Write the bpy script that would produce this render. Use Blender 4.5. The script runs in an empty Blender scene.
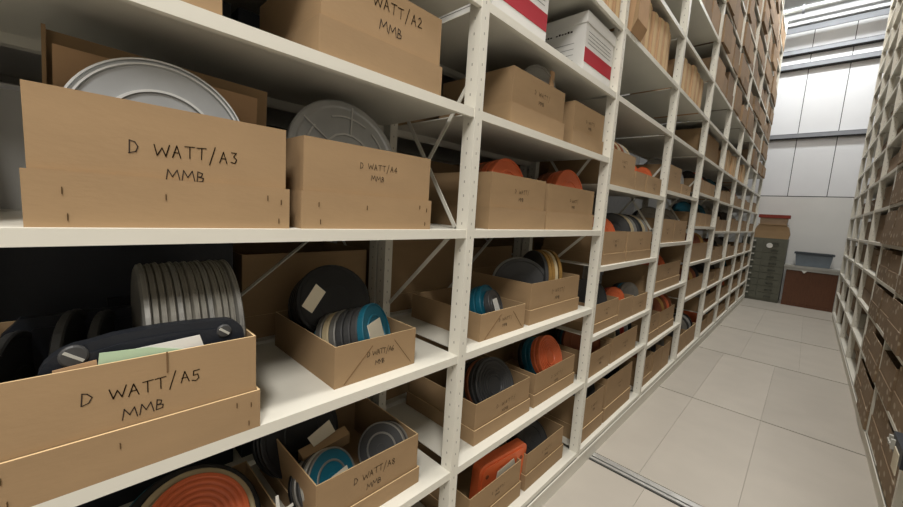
import bpy, math, random
from mathutils import Vector, Matrix
random.seed(7)
sc = bpy.context.scene
COL = sc.collection
PI = math.pi

# ------------------------------------------------------------ camera, world, lights, exposure
cam_d = bpy.data.cameras.new('camera')
cam = bpy.data.objects.new('camera', cam_d)
COL.objects.link(cam)
sc.camera = cam
cam_d.sensor_width = 36.0
cam_d.lens = 371.67 / 903 * 36.0
cam_d.clip_start = 0.02
YAW, PITCH, ROLL = (math.radians(a) for a in (43.617, -6.833, -3.607))
RM = Matrix.Rotation(YAW, 3, 'Z') @ Matrix.Rotation(PITCH, 3, 'X') @ Matrix.Rotation(ROLL, 3, 'Y')
R3 = RM @ Matrix(((1, 0, 0), (0, 0, -1), (0, 1, 0)))
cam.matrix_world = Matrix.Translation((0.888, 0, 1.625)) @ R3.to_4x4()

world = bpy.data.worlds.new('world')
sc.world = world
world.use_nodes = True
world.node_tree.nodes['Background'].inputs[0].default_value = (1, 1, 1, 1)
world.node_tree.nodes['Background'].inputs[1].default_value = 0.0

vs = sc.view_settings
vs.view_transform = 'Standard'
vs.look = 'None'
vs.gamma = 1
vs.use_curve_mapping = False
vs.exposure = 0.42
sc.cycles.diffuse_bounces = 2

def area(name, loc, size, power, color=(1, 0.972, 0.935)):
    d = bpy.data.lights.new(name, 'AREA')
    d.shape = 'RECTANGLE'
    d.size, d.size_y = size
    d.energy = power
    d.color = color
    o = bpy.data.objects.new(name, d)
    o.location = loc
    COL.objects.link(o)
    return o

# rows of ceiling battens: over this aisle and over the aisle beyond
for y, p in ((0.2, 50), (2.6, 50), (5.0, 42), (7.4, 26), (9.6, 12)):
    area('aisle_light', (0.70, y, 6.35), (0.35, 1.6), p)
# unseen lamps added to brighten the far wall and front-light the near bays
area('far_light', (0.65, 10.15, 6.65), (2.4, 0.3), 95, (0.95, 0.98, 1.0))
area('end_light', (2.1, -1.2, 4.9), (1.3, 0.6), 125)
area('end_light', (0.7, -2.3, 4.9), (1.3, 0.6), 30)
area('next_aisle_light', (-1.85, 1.0, 5.9), (0.3, 2.4), 5)

# ------------------------------------------------------------ mesh builder
class MB:
    def __init__(s):
        s.v, s.f, s.m, s.sm = [], [], [], []
    def quad(s, ids, mi=0, smooth=False):
        s.f.append(tuple(ids)); s.m.append(mi); s.sm.append(smooth)
    def box(s, x0, x1, y0, y1, z0, z1, mi=0, top=None):
        b = len(s.v)
        s.v += [(x0, y0, z0), (x1, y0, z0), (x1, y1, z0), (x0, y1, z0), (x0, y0, z1), (x1, y0, z1), (x1, y1, z1), (x0, y1, z1)]
        for k, q in enumerate(((0, 3, 2, 1), (4, 5, 6, 7), (0, 1, 5, 4), (1, 2, 6, 5), (2, 3, 7, 6), (3, 0, 4, 7))):
            s.quad([b + i for i in q], top if (top is not None and k == 1) else mi)
        return s
    def bar(s, a, b, w, t, up=(0, 0, 1), mi=0):
        a, b = Vector(a), Vector(b)
        d = (b - a).normalized()
        u = Vector(up)
        x = d.cross(u).normalized(); y = x.cross(d)
        n = len(s.v)
        for p in (a, b):
            for i, j in ((-1, -1), (1, -1), (1, 1), (-1, 1)):
                s.v.append(tuple(p + x * (i * t / 2) + y * (j * w / 2)))
        for q in ((0, 1, 2, 3), (7, 6, 5, 4), (0, 4, 5, 1), (1, 5, 6, 2), (2, 6, 7, 3), (3, 7, 4, 0)):
            s.quad([n + i for i in q], mi)
        return s
    def lathe(s, prof, n=28, mi=0, smooth=True):
        """profile of (r, z[, material]); closed at ends when r == 0"""
        rings = []
        for p in prof:
            r, z = p[0], p[1]
            if r < 1e-6:
                rings.append([len(s.v)]); s.v.append((0, 0, z))
            else:
                rings.append(list(range(len(s.v), len(s.v) + n)))
                s.v += [(r * math.cos(2 * PI * k / n), r * math.sin(2 * PI * k / n), z) for k in range(n)]
        for i in range(len(rings) - 1):
            A, B = rings[i], rings[i + 1]
            m = prof[i + 1][2] if len(prof[i + 1]) > 2 else mi
            for k in range(n):
                k2 = (k + 1) % n
                if len(A) == 1 and len(B) == 1: continue
                if len(A) == 1: s.quad((A[0], B[k], B[k2]), m, False)
                elif len(B) == 1: s.quad((A[k], B[0], A[k2]), m, False)
                else: s.quad((A[k], B[k], B[k2], A[k2]), m, False)
        return s
    def prism(s, pts, axis, a, b, mi=0):
        """extrude a polygon given in the plane across axis from a to b"""
        n = len(s.v); k = len(pts)
        for c in (a, b):
            for u, v in pts:
                s.v.append({'x': (c, u, v), 'y': (u, c, v), 'z': (u, v, c)}[axis])
        s.quad(range(n + k - 1, n - 1, -1), mi)
        s.quad(range(n + k, n + 2 * k), mi)
        for i in range(k):
            j = (i + 1) % k
            s.quad((n + i, n + j, n + k + j, n + k + i), mi)
        return s
    def mesh(s, name, mats):
        me = bpy.data.meshes.new(name)
        me.from_pydata(s.v, [], s.f)
        for m in (mats if isinstance(mats, (list, tuple)) else [mats]): me.materials.append(m)
        me.polygons.foreach_set('material_index', s.m)
        me.polygons.foreach_set('use_smooth', s.sm)
        me.validate(); me.update()
        return me
    def build(s, name, mats, parent=None, loc=(0, 0, 0)):
        return link(name, fixn(s.mesh(name, mats)), parent, loc)

import bmesh
def fixn(me):
    bm = bmesh.new(); bm.from_mesh(me)
    bmesh.ops.recalc_face_normals(bm, faces=bm.faces[:])
    bm.to_mesh(me); bm.free()
    return me

def link(name, me, parent=None, loc=(0, 0, 0)):
    o = bpy.data.objects.new(name, me)
    COL.objects.link(o)
    o.location = loc
    if parent is not None: o.parent = parent
    return o

def tag(o, label, cat, group=None):
    o['label'] = label; o['category'] = cat
    if group: o['group'] = group
    return o

def thing(name, label, cat, loc=(0, 0, 0), group=None):
    return tag(link(name, None, None, loc), label, cat, group)

def struct(o):
    o['kind'] = 'structure'
    return o

# ------------------------------------------------------------ materials
def s2l(c):
    return tuple(((v / 255) / 12.92 if v / 255 <= 0.04045 else ((v / 255 + 0.055) / 1.055) ** 2.4) for v in c)

def mat(name, rgb, rough=0.6, metal=0.0, noise=0.06, scale=8.0, bump=0.0, bscale=60.0, rand=0.0, stretch=None):
    m = bpy.data.materials.new(name)
    m.use_nodes = True
    nt = m.node_tree; N = nt.nodes; L = nt.links
    b = N['Principled BSDF']
    b.inputs['Roughness'].default_value = rough
    b.inputs['Metallic'].default_value = metal
    col = s2l(rgb)
    tc = N.new('ShaderNodeTexCoord')
    mp = N.new('ShaderNodeMapping')
    L.new(tc.outputs['Object'], mp.inputs['Vector'])
    if stretch: mp.inputs['Scale'].default_value = stretch
    nz = N.new('ShaderNodeTexNoise')
    nz.inputs['Scale'].default_value = scale
    nz.inputs['Detail'].default_value = 5
    L.new(mp.outputs['Vector'], nz.inputs['Vector'])
    hsv = N.new('ShaderNodeHueSaturation')
    hsv.inputs['Color'].default_value = (*col, 1)
    mr = N.new('ShaderNodeMapRange')
    mr.inputs['From Min'].default_value = 0.25; mr.inputs['From Max'].default_value = 0.75
    mr.inputs['To Min'].default_value = 1 - noise * 1.5; mr.inputs['To Max'].default_value = 1 + noise * 1.5
    L.new(nz.outputs['Fac'], mr.inputs['Value'])
    val = mr.outputs['Result']
    if rand:
        oi = N.new('ShaderNodeObjectInfo')
        m2 = N.new('ShaderNodeMapRange')
        m2.inputs['To Min'].default_value = 1 - rand; m2.inputs['To Max'].default_value = 1 + rand
        L.new(oi.outputs['Random'], m2.inputs['Value'])
        mm = N.new('ShaderNodeMath'); mm.operation = 'MULTIPLY'
        L.new(val, mm.inputs[0]); L.new(m2.outputs['Result'], mm.inputs[1])
        val = mm.outputs[0]
    L.new(val, hsv.inputs['Value'])
    L.new(hsv.outputs['Color'], b.inputs['Base Color'])
    if bump:
        n2 = N.new('ShaderNodeTexNoise'); n2.inputs['Scale'].default_value = bscale
        n2.inputs['Detail'].default_value = 3
        L.new(mp.outputs['Vector'], n2.inputs['Vector'])
        bp = N.new('ShaderNodeBump'); bp.inputs['Strength'].default_value = bump; bp.inputs['Distance'].default_value = 0.01
        L.new(n2.outputs['Fac'], bp.inputs['Height'])
        L.new(bp.outputs['Normal'], b.inputs['Normal'])
    m['hsv'] = hsv.name
    return m

M = {}
M['card'] = mat('cardboard', (164, 135, 99), 0.85, noise=0.035, scale=6, bump=0.03, bscale=50, rand=0.05, stretch=(1, 1, 3))
M['card_edge'] = mat('cut_cardboard_edge', (214, 184, 138), 0.9)
M['card_far'] = mat('kraft_board', (152, 126, 97), 0.85, noise=0.08, scale=5, rand=0.22)
M['card_grey'] = mat('grey_brown_board', (150, 128, 104), 0.85, noise=0.08, scale=5, rand=0.12)
M['kraft'] = mat('kraft_folder', (196, 158, 118), 0.85, noise=0.06, rand=0.1)
M['white_box'] = mat('white_box_board', (232, 230, 224), 0.7, noise=0.02)
M['red'] = mat('red_print', (176, 34, 48), 0.7, noise=0.03)
M['ink'] = mat('marker_ink', (40, 26, 16), 0.8)
M['ink_grey'] = mat('grey_print', (120, 118, 112), 0.8)
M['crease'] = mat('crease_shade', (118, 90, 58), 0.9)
M['staple'] = mat('staple_wire', (96, 74, 48), 0.4, 0.8)
M['steel'] = mat('white_painted_steel', (228, 224, 210), 0.45, noise=0.02, scale=4)
M['galv'] = mat('galvanised_steel', (176, 178, 176), 0.35, 0.8, noise=0.08)
M['rail'] = mat('rail_steel', (190, 188, 182), 0.4, 0.5, noise=0.1, scale=20)
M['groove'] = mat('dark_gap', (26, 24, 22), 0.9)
M['floor'] = mat('pale_floor_panel', (184, 176, 163), 0.5, noise=0.035, scale=3, bump=0.02, rand=0.06)
M['subfloor'] = mat('joint_filler', (92, 84, 74), 0.8)
M['wall'] = mat('white_wall_panel', (236, 236, 236), 0.55, noise=0.015, scale=2)
M['wall_low'] = mat('white_wall_paint', (226, 224, 218), 0.6, noise=0.02, scale=2)
M['wall_grey'] = mat('grey_wall_paint', (170, 166, 160), 0.8)
M['beam'] = mat('grey_rail_paint', (142, 144, 148), 0.5)
M['ceil'] = mat('ceiling_paint', (190, 190, 188), 0.8)
M['can_silver'] = mat('bare_tin', (188, 190, 190), 0.34, 0.45, noise=0.06, scale=14, stretch=(1, 1, 1))
M['tin_highlight'] = mat('bright_rim_highlight', (226, 226, 222), 0.35, 0.2, noise=0.02)  # pale tin with the rim highlights put into the colour
M['can_grey'] = mat('dull_tin', (150, 148, 142), 0.45, 0.6, noise=0.1, scale=14)
M['can_pale'] = mat('pale_plastic', (186, 184, 174), 0.5, noise=0.05)
M['can_row'] = mat('tarnished_tin', (138, 134, 124), 0.45, 0.3, noise=0.1, scale=30, stretch=(1, 1, 3))
M['can_dark'] = mat('charcoal_plastic', (66, 66, 66), 0.45, noise=0.1)
M['can_black'] = mat('black_plastic', (22, 23, 26), 0.45, noise=0.1)
M['can_teal'] = mat('teal_plastic', (22, 96, 116), 0.4, noise=0.06)
M['can_blue'] = mat('sky_blue_plastic', (58, 142, 176), 0.4, noise=0.05)
M['can_orange'] = mat('orange_plastic', (232, 116, 70), 0.42, noise=0.05)
M['can_red'] = mat('red_plastic', (196, 62, 44), 0.42, noise=0.05)
M['can_rust'] = mat('rust_tin', (146, 84, 52), 0.5, 0.3, noise=0.12)
M['can_gold'] = mat('brass_tin', (186, 146, 84), 0.4, 0.6, noise=0.08)
M['can_cream'] = mat('cream_plastic', (206, 188, 150), 0.5, noise=0.05)
M['paper'] = mat('paper_label', (226, 216, 192), 0.8, noise=0.03)
M['white_paper'] = mat('white_paper', (232, 230, 222), 0.8)
M['green'] = mat('pale_green_card', (188, 212, 178), 0.8)
M['case'] = mat('black_fibre_case', (30, 34, 42), 0.55, noise=0.12, bump=0.1, bscale=120)
M['orange_case'] = mat('orange_case_plastic', (234, 112, 62), 0.45, noise=0.05)
M['cab'] = mat('olive_grey_paint', (98, 98, 84), 0.5, noise=0.05)
M['cab_dark'] = mat('dark_olive_paint', (74, 76, 68), 0.5)
M['wood'] = mat('red_brown_veneer', (98, 60, 36), 0.5, noise=0.12, scale=6, stretch=(8, 8, 1))
M['crate'] = mat('blue_grey_plastic', (112, 122, 130), 0.5)
M['crate_dark'] = mat('dark_crate_rim', (60, 66, 72), 0.5)
M['top'] = mat('pale_grey_top', (176, 174, 166), 0.5)
M['redcap'] = mat('dark_red_board', (138, 50, 34), 0.7)

def perforated():
    """white painted post with two rows of small dark slots at 25 mm pitch along its height"""
    m = mat('perforated_steel', (228, 224, 210), 0.45, noise=0.02, scale=4)
    nt = m.node_tree; N = nt.nodes; L = nt.links
    b = N['Principled BSDF']
    hsv = N[m['hsv']]
    tc = N.new('ShaderNodeTexCoord')
    sp = N.new('ShaderNodeSeparateXYZ'); L.new(tc.outputs['Object'], sp.inputs[0])
    def mth(op, a, bb=None):
        n = N.new('ShaderNodeMath'); n.operation = op
        for i, x in enumerate((a, bb)):
            if x is None: continue
            if isinstance(x, (int, float)): n.inputs[i].default_value = x
            else: L.new(x, n.inputs[i])
        return n.outputs[0]
    zf = mth('ABSOLUTE', mth('SUBTRACT', mth('FRACT', mth('MULTIPLY', sp.outputs['Z'], 1 / 0.05)), 0.5))
    inz = mth('LESS_THAN', zf, 0.09)
    inx = mth('LESS_THAN', mth('ABSOLUTE', mth('ADD', sp.outputs['X'], 0.026)), 0.0026)
    iny = mth('LESS_THAN', mth('ABSOLUTE', mth('ADD', sp.outputs['Y'], 0.020)), 0.0022)
    hole = mth('MULTIPLY', inz, mth('MAXIMUM', inx, iny))
    mx = N.new('ShaderNodeMix'); mx.data_type = 'RGBA'
    L.new(hole, mx.inputs['Factor'])
    L.new(hsv.outputs['Color'], mx.inputs[6])
    mx.inputs[7].default_value = (*s2l((168, 162, 150)), 1)
    L.new(mx.outputs[2], b.inputs['Base Color'])
    return m
M['perf'] = perforated()

def spotted():
    """brown board printed with rows of pale oval spots"""
    m = mat('spotted_board', (136, 114, 88), 0.85, noise=0.08, scale=5, rand=0.1)
    nt = m.node_tree; N = nt.nodes; L = nt.links
    b = N['Principled BSDF']; hsv = N[m['hsv']]
    tc = N.new('ShaderNodeTexCoord')
    mp = N.new('ShaderNodeMapping'); mp.inputs['Scale'].default_value = (12, 9, 15)
    L.new(tc.outputs['Object'], mp.inputs['Vector'])
    vo = N.new('ShaderNodeTexVoronoi'); vo.inputs['Scale'].default_value = 1.0
    vo.inputs['Randomness'].default_value = 0.55
    L.new(mp.outputs['Vector'], vo.inputs['Vector'])
    mr = N.new('ShaderNodeMapRange')
    mr.inputs['From Min'].default_value = 0.24; mr.inputs['From Max'].default_value = 0.34
    mr.inputs['To Min'].default_value = 0.95; mr.inputs['To Max'].default_value = 0.0
    L.new(vo.outputs['Distance'], mr.inputs['Value'])
    mx = N.new('ShaderNodeMix'); mx.data_type = 'RGBA'
    L.new(mr.outputs['Result'], mx.inputs['Factor'])
    L.new(hsv.outputs['Color'], mx.inputs[6])
    mx.inputs[7].default_value = (*s2l((186, 170, 146)), 1)
    L.new(mx.outputs[2], b.inputs['Base Color'])
    return m
M['spot'] = spotted()

# ------------------------------------------------------------ the room
YW = 11.6          # far wall
ZC = 6.9           # ceiling
floor = struct(MB().box(-2.9, 4.6, -3.4, YW, -0.12, -0.012).build('floor', M['subfloor']))
W = 1.401          # face of the right rack
ys = [-3.3, -0.75, 0.85, 2.40]
# panels (y from, y to, x seams)
rows = [(-3.3, -0.75), (-0.735, 0.85), (0.865, 2.40), (2.51, 4.042), (4.056, 5.822), (5.842, 7.42), (7.445, 9.78)]
mesh_cache = {}
for k, (y0, y1) in enumerate(rows):
    if k >= 5: xs = [-0.1, 0.45, 1.0, 1.402]
    else: xs = [-0.1, 0.29, 0.79, 1.402] if k != 2 else [-0.1, 0.36, 0.86, 1.402]
    for i in range(3):
        g = 0.0014
        o = MB().box(xs[i] + g / 2, xs[i + 1] - g / 2, y0, y1, -0.014, 0).build('floor_panel', M['floor'], floor)
for ya, yb in zip(rows[:-1], rows[1:]):
    if yb[0] != 2.51: MB().box(-0.1, 1.402, ya[1], yb[0], -0.0135, -0.008).build('joint_strip', M['groove'], floor)
MB().box(-0.1, 1.402, 9.80, YW - 0.02, -0.014, 0.004).build('threshold_plate', M['floor'], floor)
for xs in ((-2.8, -1.12), (1.402, 4.5)):
    MB().box(xs[0], xs[1], -3.3, YW - 0.02, -0.014, -0.001).build('floor_panel', M['floor'], floor)
rl = MB()
rl.box(-0.1, 1.402, 2.425, 2.445, -0.012, 0.001).box(-0.1, 1.402, 2.458, 2.500, -0.012, 0.002)
rl.build('floor_rail', M['rail'], floor)
MB().box(-0.1, 1.402, 2.402, 2.508, -0.016, -0.008).build('rail_channel', M['groove'], floor)

wall_back = struct(MB().box(-2.9, 4.6, YW, YW + 0.12, -0.12, ZC).build('wall_back', M['groove']))
xj = [-2.9, -2.175, -1.53, -0.885, -0.24, 0.405, 1.05, 1.695, 2.34, 2.985, 3.63, 4.6]
for z0, z1 in ((2.40, 3.70), (3.78, 5.215), (5.30, 5.53), (5.61, 6.02)):
    for a, b in zip(xj[:-1], xj[1:]):
        MB().box(a + 0.006, b - 0.006, YW - 0.02, YW, z0 + 0.006, z1 - 0.006).build('panel', M['wall'], wall_back)
MB().box(-2.9, 4.6, YW - 0.024, YW, 0, 2.388).build('lower_panel', M['wall_low'], wall_back)
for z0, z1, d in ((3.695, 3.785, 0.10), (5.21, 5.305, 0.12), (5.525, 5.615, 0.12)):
    MB().box(-2.9, 4.6, YW - d - 0.004, YW - 0.02, z0 - 0.022, z0).build('rail_under_shade', M['groove'], wall_back)  # dark strip draws the shade under each rail
    MB().box(-2.9, 4.6, YW - d, YW - d + 0.012, z0 + 0.012, z1).box(-2.9, 4.6, YW - d, YW, z0, z0 + 0.012).box(-2.9, 4.6, YW - d, YW, z1 - .01, z1).build('rail', M['beam'], wall_back)
MB().box(-2.9, 4.6, YW - 0.02, YW, 6.22, ZC).build('upper_panel', M['wall'], wall_back)
MB().box(-2.9, 4.6, YW - 0.03, YW, 6.02, 6.16).build('head_strip', M['beam'], wall_back)
MB().box(-2.9, 4.6, YW - 0.10, YW, 6.16, 6.22).box(-2.9, 4.6, YW - 0.16, YW, 6.26, 6.34).build('cornice', M['wall'], wall_back)
struct(MB().box(-2.9, 4.6, -3.52, -3.4, -0.12, ZC).build('wall_front', M['wall_grey']))
struct(MB().box(-3.0, -2.9, -3.4, YW, -0.12, ZC).build('wall_left', M['wall_grey']))
struct(MB().box(4.6, 4.7, -3.4, YW, -0.12, ZC).build('wall_right', M['wall_grey']))
struct(MB().box(-2.9, 4.6, -3.4, YW, ZC, ZC + 0.1).build('ceiling', M['ceil']))
# ceiling pipe seen at the top of the gap
pipe = thing('ceiling_pipe', 'silver pipe running across under the ceiling before the far wall', 'pipe', (0, 10.9, 6.22))
mb = MB(); mb.lathe([(0, -3.4), (0.075, -3.4), (0.075, 4.2), (0, 4.2)], 20)
p = mb.build('pipe_run', M['galv'], pipe); p.rotation_euler = (0, PI / 2, 0)
for x in (-0.9, 0.2, 1.5):
    mb = MB(); mb.lathe([(0.078, -0.02), (0.09, -0.02), (0.09, 0.02), (0.078, 0.02)], 20)
    c = mb.build('pipe_clip', M['beam'], pipe, (x, 0, 0)); c.rotation_euler = (0, PI / 2, 0)

# ------------------------------------------------------------ racks
PITCH_Y = 1.2
U = [-0.157 + PITCH_Y * i for i in range(10)]
HI = [2.335, 2.70, 3.08, 3.46, 3.83, 4.20, 4.57, 4.95, 5.32, 5.70]
LV = {1: [.13, .605, 1.08, 1.553, 1.975], 2: [.13, .605, 1.08, 1.553, 1.975], 3: [.13, .585, .885, 1.33, 1.83],
      4: [.13, .55, 1.007, 1.445, 1.892], 5: [.13, .80, 1.20, 1.605, 1.963], 6: [.13, .45, .79, 1.13, 1.55, 1.947]}
for b in (7, 8, 9): LV[b] = [.13, .45, .79, 1.13, 1.55, 1.947]
for b in LV: LV[b] = LV[b] + HI
DEP = 0.53
TOPZ = 5.95

def shelf_mesh(length, lip=0.03, dep=DEP):
    key = ('shelf', round(length, 3), lip, dep)
    if key not in mesh_cache:
        mb = MB()
        mb.box(-dep, 0, 0, length, -0.004, 0)
        mb.box(-0.002, 0, 0, length, -lip, -0.004)
        mb.box(-0.016, -0.002, 0, length, -lip, -lip + 0.002)
        mb.box(-dep, -dep + 0.002, 0, length, -lip, -0.004)
        mesh_cache[key] = fixn(mb.mesh('shelf', M['steel']))
    return mesh_cache[key]
def post_mesh(h):
    key = ('post', h)
    if key not in mesh_cache:
        mb = MB().box(-0.052, 0.003, -0.040, 0, 0, h)
        mesh_cache[key] = fixn(mb.mesh('upright', M['perf']))
    return mesh_cache[key]

def rack(name, label, x, edges, levels, mirror=False, z_top=TOPZ, braces=True, back=()):
    """one run of shelving whose aisle face is at x; mirror turns the face towards -x"""
    root = thing(name, label, 'shelving', (x, edges[0], 0))
    s = -1 if mirror else 1
    def put(nm, me, px, py, pz):
        o = link(nm, me, root, (s * px, py - edges[0], pz))
        if mirror: o.scale = (-1, 1, 1)
        return o
    for i, y in enumerate(edges):
        put('upright', post_mesh(z_top), 0, y, 0)
        put('upright', post_mesh(z_top), -DEP + 0.045, y, 0)
        if braces:
            zs = [(1.57, 1.18), (1.52, 2.08), (2.08, 1.52)]
            for z0, z1 in zs:
                me = MB().bar((-0.05, -0.02, z0), (-0.46, -0.02, z1), 0.016, 0.004, up=(0, 0, 1)).mesh('brace', M['steel'])
                put('brace', fixn(me), 0, y, 0)
    for b in range(len(edges) - 1):
        L = edges[b + 1] - edges[b] - 0.04
        for z in levels[b]:
            put('shelf', shelf_mesh(L), 0, edges[b], z)
    ln = edges[-1] - edges[0] + 0.04
    put('base_beam', fixn(MB().box(-0.03, 0.004, -0.04, ln - 0.04, 0.0, 0.10).box(-0.03, 0.010, -0.04, ln - 0.04, 0.085, 0.10).mesh('base_beam', M['steel'])), 0, edges[0], 0)
    put('base_plinth', fixn(MB().box(-DEP, -0.03, -0.04, ln - 0.04, 0.0, 0.095).mesh('base_plinth', M['steel'])), 0, edges[0], 0)
    return root, put

left, lput = rack('shelving_rack', 'long white steel shelving run filling the left side of the aisle', 0.0, [U[0] - PITCH_Y] + U, [LV[1]] + [LV[b] for b in range(1, 10)])
# diagonal back bracing seen behind the open lower shelves of the first bay
lput('back_brace', fixn(MB().bar((-DEP - 0.012, 0.0, 0.81), (-DEP - 0.012, 1.16, 1.73), 0.022, 0.004, up=(1, 0, 0)).mesh('back_brace', M['steel'])), 0, U[0], 0)
lput('back_brace', fixn(MB().bar((-DEP - 0.016, 1.2, 0.81), (-DEP - 0.016, 2.36, 1.73), 0.022, 0.004, up=(1, 0, 0)).mesh('back_brace', M['steel'])), 0, U[0], 0)

UB = [U[0] - PITCH_Y] + U[:4]
backr, bput = rack('shelving_rack', 'white steel shelving standing back to back behind the left run', -0.56 - DEP, UB, [LV[b] for b in (1, 1, 2, 3)], mirror=True, z_top=3.6)

UR = [1.88 + PITCH_Y * i for i in range(8)]
LR = [.11, .50, .87, 1.225, 1.555, 1.92, 2.29, 2.66, 3.03, 3.40, 3.77, 4.14, 4.51, 4.88, 5.25, 5.62]
right, rput = rack('shelving_rack', 'long white steel shelving run along the right edge of the aisle', W, UR, [LR] * 7, mirror=True)

# ------------------------------------------------------------ cardboard boxes
def tray_mesh(w, d, h, t=0.004, key=None, edge='card_edge'):
    """open box: front face at x=0, y 0..w, floor at z=0"""
    k = ('tray', round(w, 3), round(d, 3), round(h, 3), key)
    if k in mesh_cache: return mesh_cache[k]
    mb = MB()
    mb.box(-d, 0, 0, w, 0, t, 0)
    mb.box(-t, 0, 0, w, t, h, 0, top=1)
    mb.box(-d, -d + t, 0, w, t, h, 0, top=1)
    mb.box(-d + t, -t, 0, t, t, h, 0, top=1)
    mb.box(-d + t, -t, w - t, w, t, h, 0, top=1)
    me = fixn(mb.mesh('tray', [M[key or 'card'], M['card_edge' if key in (None, 'card') else key]]))
    mesh_cache[k] = me
    return me

FONT = {
 'D': [[(0, 0), (0.05, 1), (.5, .9), (.8, .55), (.6, .15), (0, 0)]],
 'W': [[(0, .9), (.2, .05), (.5, .7), (.75, .05), (1, 1)]],
 'A': [[(0, 0), (.45, 1), (.85, 0)], [(.18, .4), (.7, .42)]],
 'T': [[(0, .95), (1, 1)], [(.5, .97), (.48, 0)]],
 '/': [[(.1, -.35), (.75, 1.25)]],
 'M': [[(0, 0), (.12, 1), (.45, .35), (.8, 1), (1, 0)]],
 'B': [[(0, 0), (.08, 1), (.6, .85), (.5, .55), (.1, .5), (.7, .4), (.65, .08), (0, 0)]],
 '2': [[(.05, .8), (.4, 1), (.7, .7), (.05, .02), (.8, .05)]],
 '3': [[(.1, .95), (.7, .95), (.35, .6), (.75, .35), (.5, 0), (.05, .08)]],
 '4': [[(.55, 0), (.6, 1), (.05, .35), (.85, .38)]],
 '5': [[(.75, 1), (.15, .97), (.1, .55), (.6, .6), (.7, .2), (.35, 0), (0, .1)]],
 '6': [[(.7, 1), (.2, .6), (.1, .15), (.5, 0), (.75, .3), (.2, .42)]],
 '8': [[(.4, .5), (.1, .8), (.4, 1), (.7, .8), (.05, .25), (.4, 0), (.75, .25), (.4, .5)]],
 ' ': []}
def strokes(text, y0, z0, h, adv, w, rnd, mb=None, slope=0.0):
    mb = mb or MB()
    y = y0
    for ch in text:
        cw = h * (1.05 if ch in 'WM' else 0.72)
        jz = rnd.uniform(-.08, .08) * h
        for pl in FONT[ch]:
            pts = [(y + u * cw + rnd.uniform(-.03, .03) * h, z0 + slope * (y - y0) + v * h + jz) for u, v in pl]
            for (a, b), (c, d) in zip(pts[:-1], pts[1:]):
                dx, dz = c - a, d - b
                l = math.hypot(dx, dz) or 1
                ex, ez = dx / l * w * .4, dz / l * w * .4
                nx, nz = -dz / l * w / 2, dx / l * w / 2
                n = len(mb.v)
                mb.v += [(0, a - ex + nx, b - ez + nz), (0, a - ex - nx, b - ez - nz), (0, c + ex - nx, d + ez - nz), (0, c + ex + nx, d + ez + nz)]
                mb.quad((n, n + 1, n + 2, n + 3))
        y += (cw * 0.75 if ch == ' ' else cw) + adv
    return mb
def text_width(text, h, adv):
    return sum((h * (1.05 if c in 'WM' else .72) * (.75 if c == ' ' else 1)) + adv for c in text) - adv

BOXN = [0]
def carton(y0, y1, zb, h, label, xf=-0.03, d=0.42, lid=0.09, group=None, text=None, tz=None, tw=None, th=0.02,
           folds=False, staples=False, mkey='card', rz=0.0):
    """cardboard tray standing in its own upturned lid; text = two written lines"""
    w = y1 - y0
    root = thing('cardboard_box', label, 'box', (xf, y0, zb), group)
    root.rotation_euler = (0, 0, rz)
    g = 0.007
    if lid:
        link('tray', tray_mesh(w - 2 * g, d - 2 * g, h - 0.003, key=mkey), root, (-g, g, 0.0045))
        link('lid', tray_mesh(w, d, lid, t=0.0045, key=mkey), root, (0, 0, 0))
    else:
        g = 0.0
        link('tray', tray_mesh(w, d, h, key=mkey), root, (0, 0, 0))
    if text:
        rnd = random.Random(BOXN[0] + 11)
        t1, t2 = text
        lo = lid if lid else 0
        zc = tz if tz is not None else lo + (h - lo) * 0.52
        sw = max(0.0014, th * 0.078)
        W1 = tw or min(w * 0.62, text_width(t1, th, th * .5))
        adv = (W1 - text_width(t1, th, 0)) / max(1, len(t1) - 1)
        y = w / 2 - W1 / 2 + w * .03
        for word in t1.split(' '):
            mb = strokes(word, y, zc, th, adv, sw, rnd)
            mb.build('handwriting', M['ink'], root, (-g + 0.0012, 0, 0))
            y += text_width(word, th, adv) + 2 * adv + th * .54
        W2 = W1 * 0.36
        adv2 = (W2 - text_width(t2, th * .9, 0)) / 2
        mb.build('handwriting', M['ink'], root, (-g + 0.0012, 0, 0))
        mb = strokes(t2, w / 2 - W2 / 2 + w * .02, zc - th * 1.9, th * .9, adv2, sw, rnd)
        mb.build('handwriting', M['ink'], root, (-g + 0.0012, 0, 0))
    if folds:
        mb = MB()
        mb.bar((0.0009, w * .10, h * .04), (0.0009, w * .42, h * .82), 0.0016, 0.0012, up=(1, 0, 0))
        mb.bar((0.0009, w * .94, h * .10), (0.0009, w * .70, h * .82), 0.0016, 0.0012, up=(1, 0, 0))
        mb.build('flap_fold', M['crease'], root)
    if staples:
        for yy, zz in ((.045, .062), (.05, .018), (.045 + w * .33, .06), (w - .05, .07), (w - .02, .062), (w - .025, .018)):
            if lid: link('staple', staple_mesh(), root, (0.0008, yy, zz))
    BOXN[0] += 1
    return root
def staple_mesh():
    if 'staple' not in mesh_cache:
        mesh_cache['staple'] = fixn(MB().box(-.0005, .0012, -.0006, .0006, -.006, .006).mesh('staple', M['staple']))
    return mesh_cache['staple']

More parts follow.
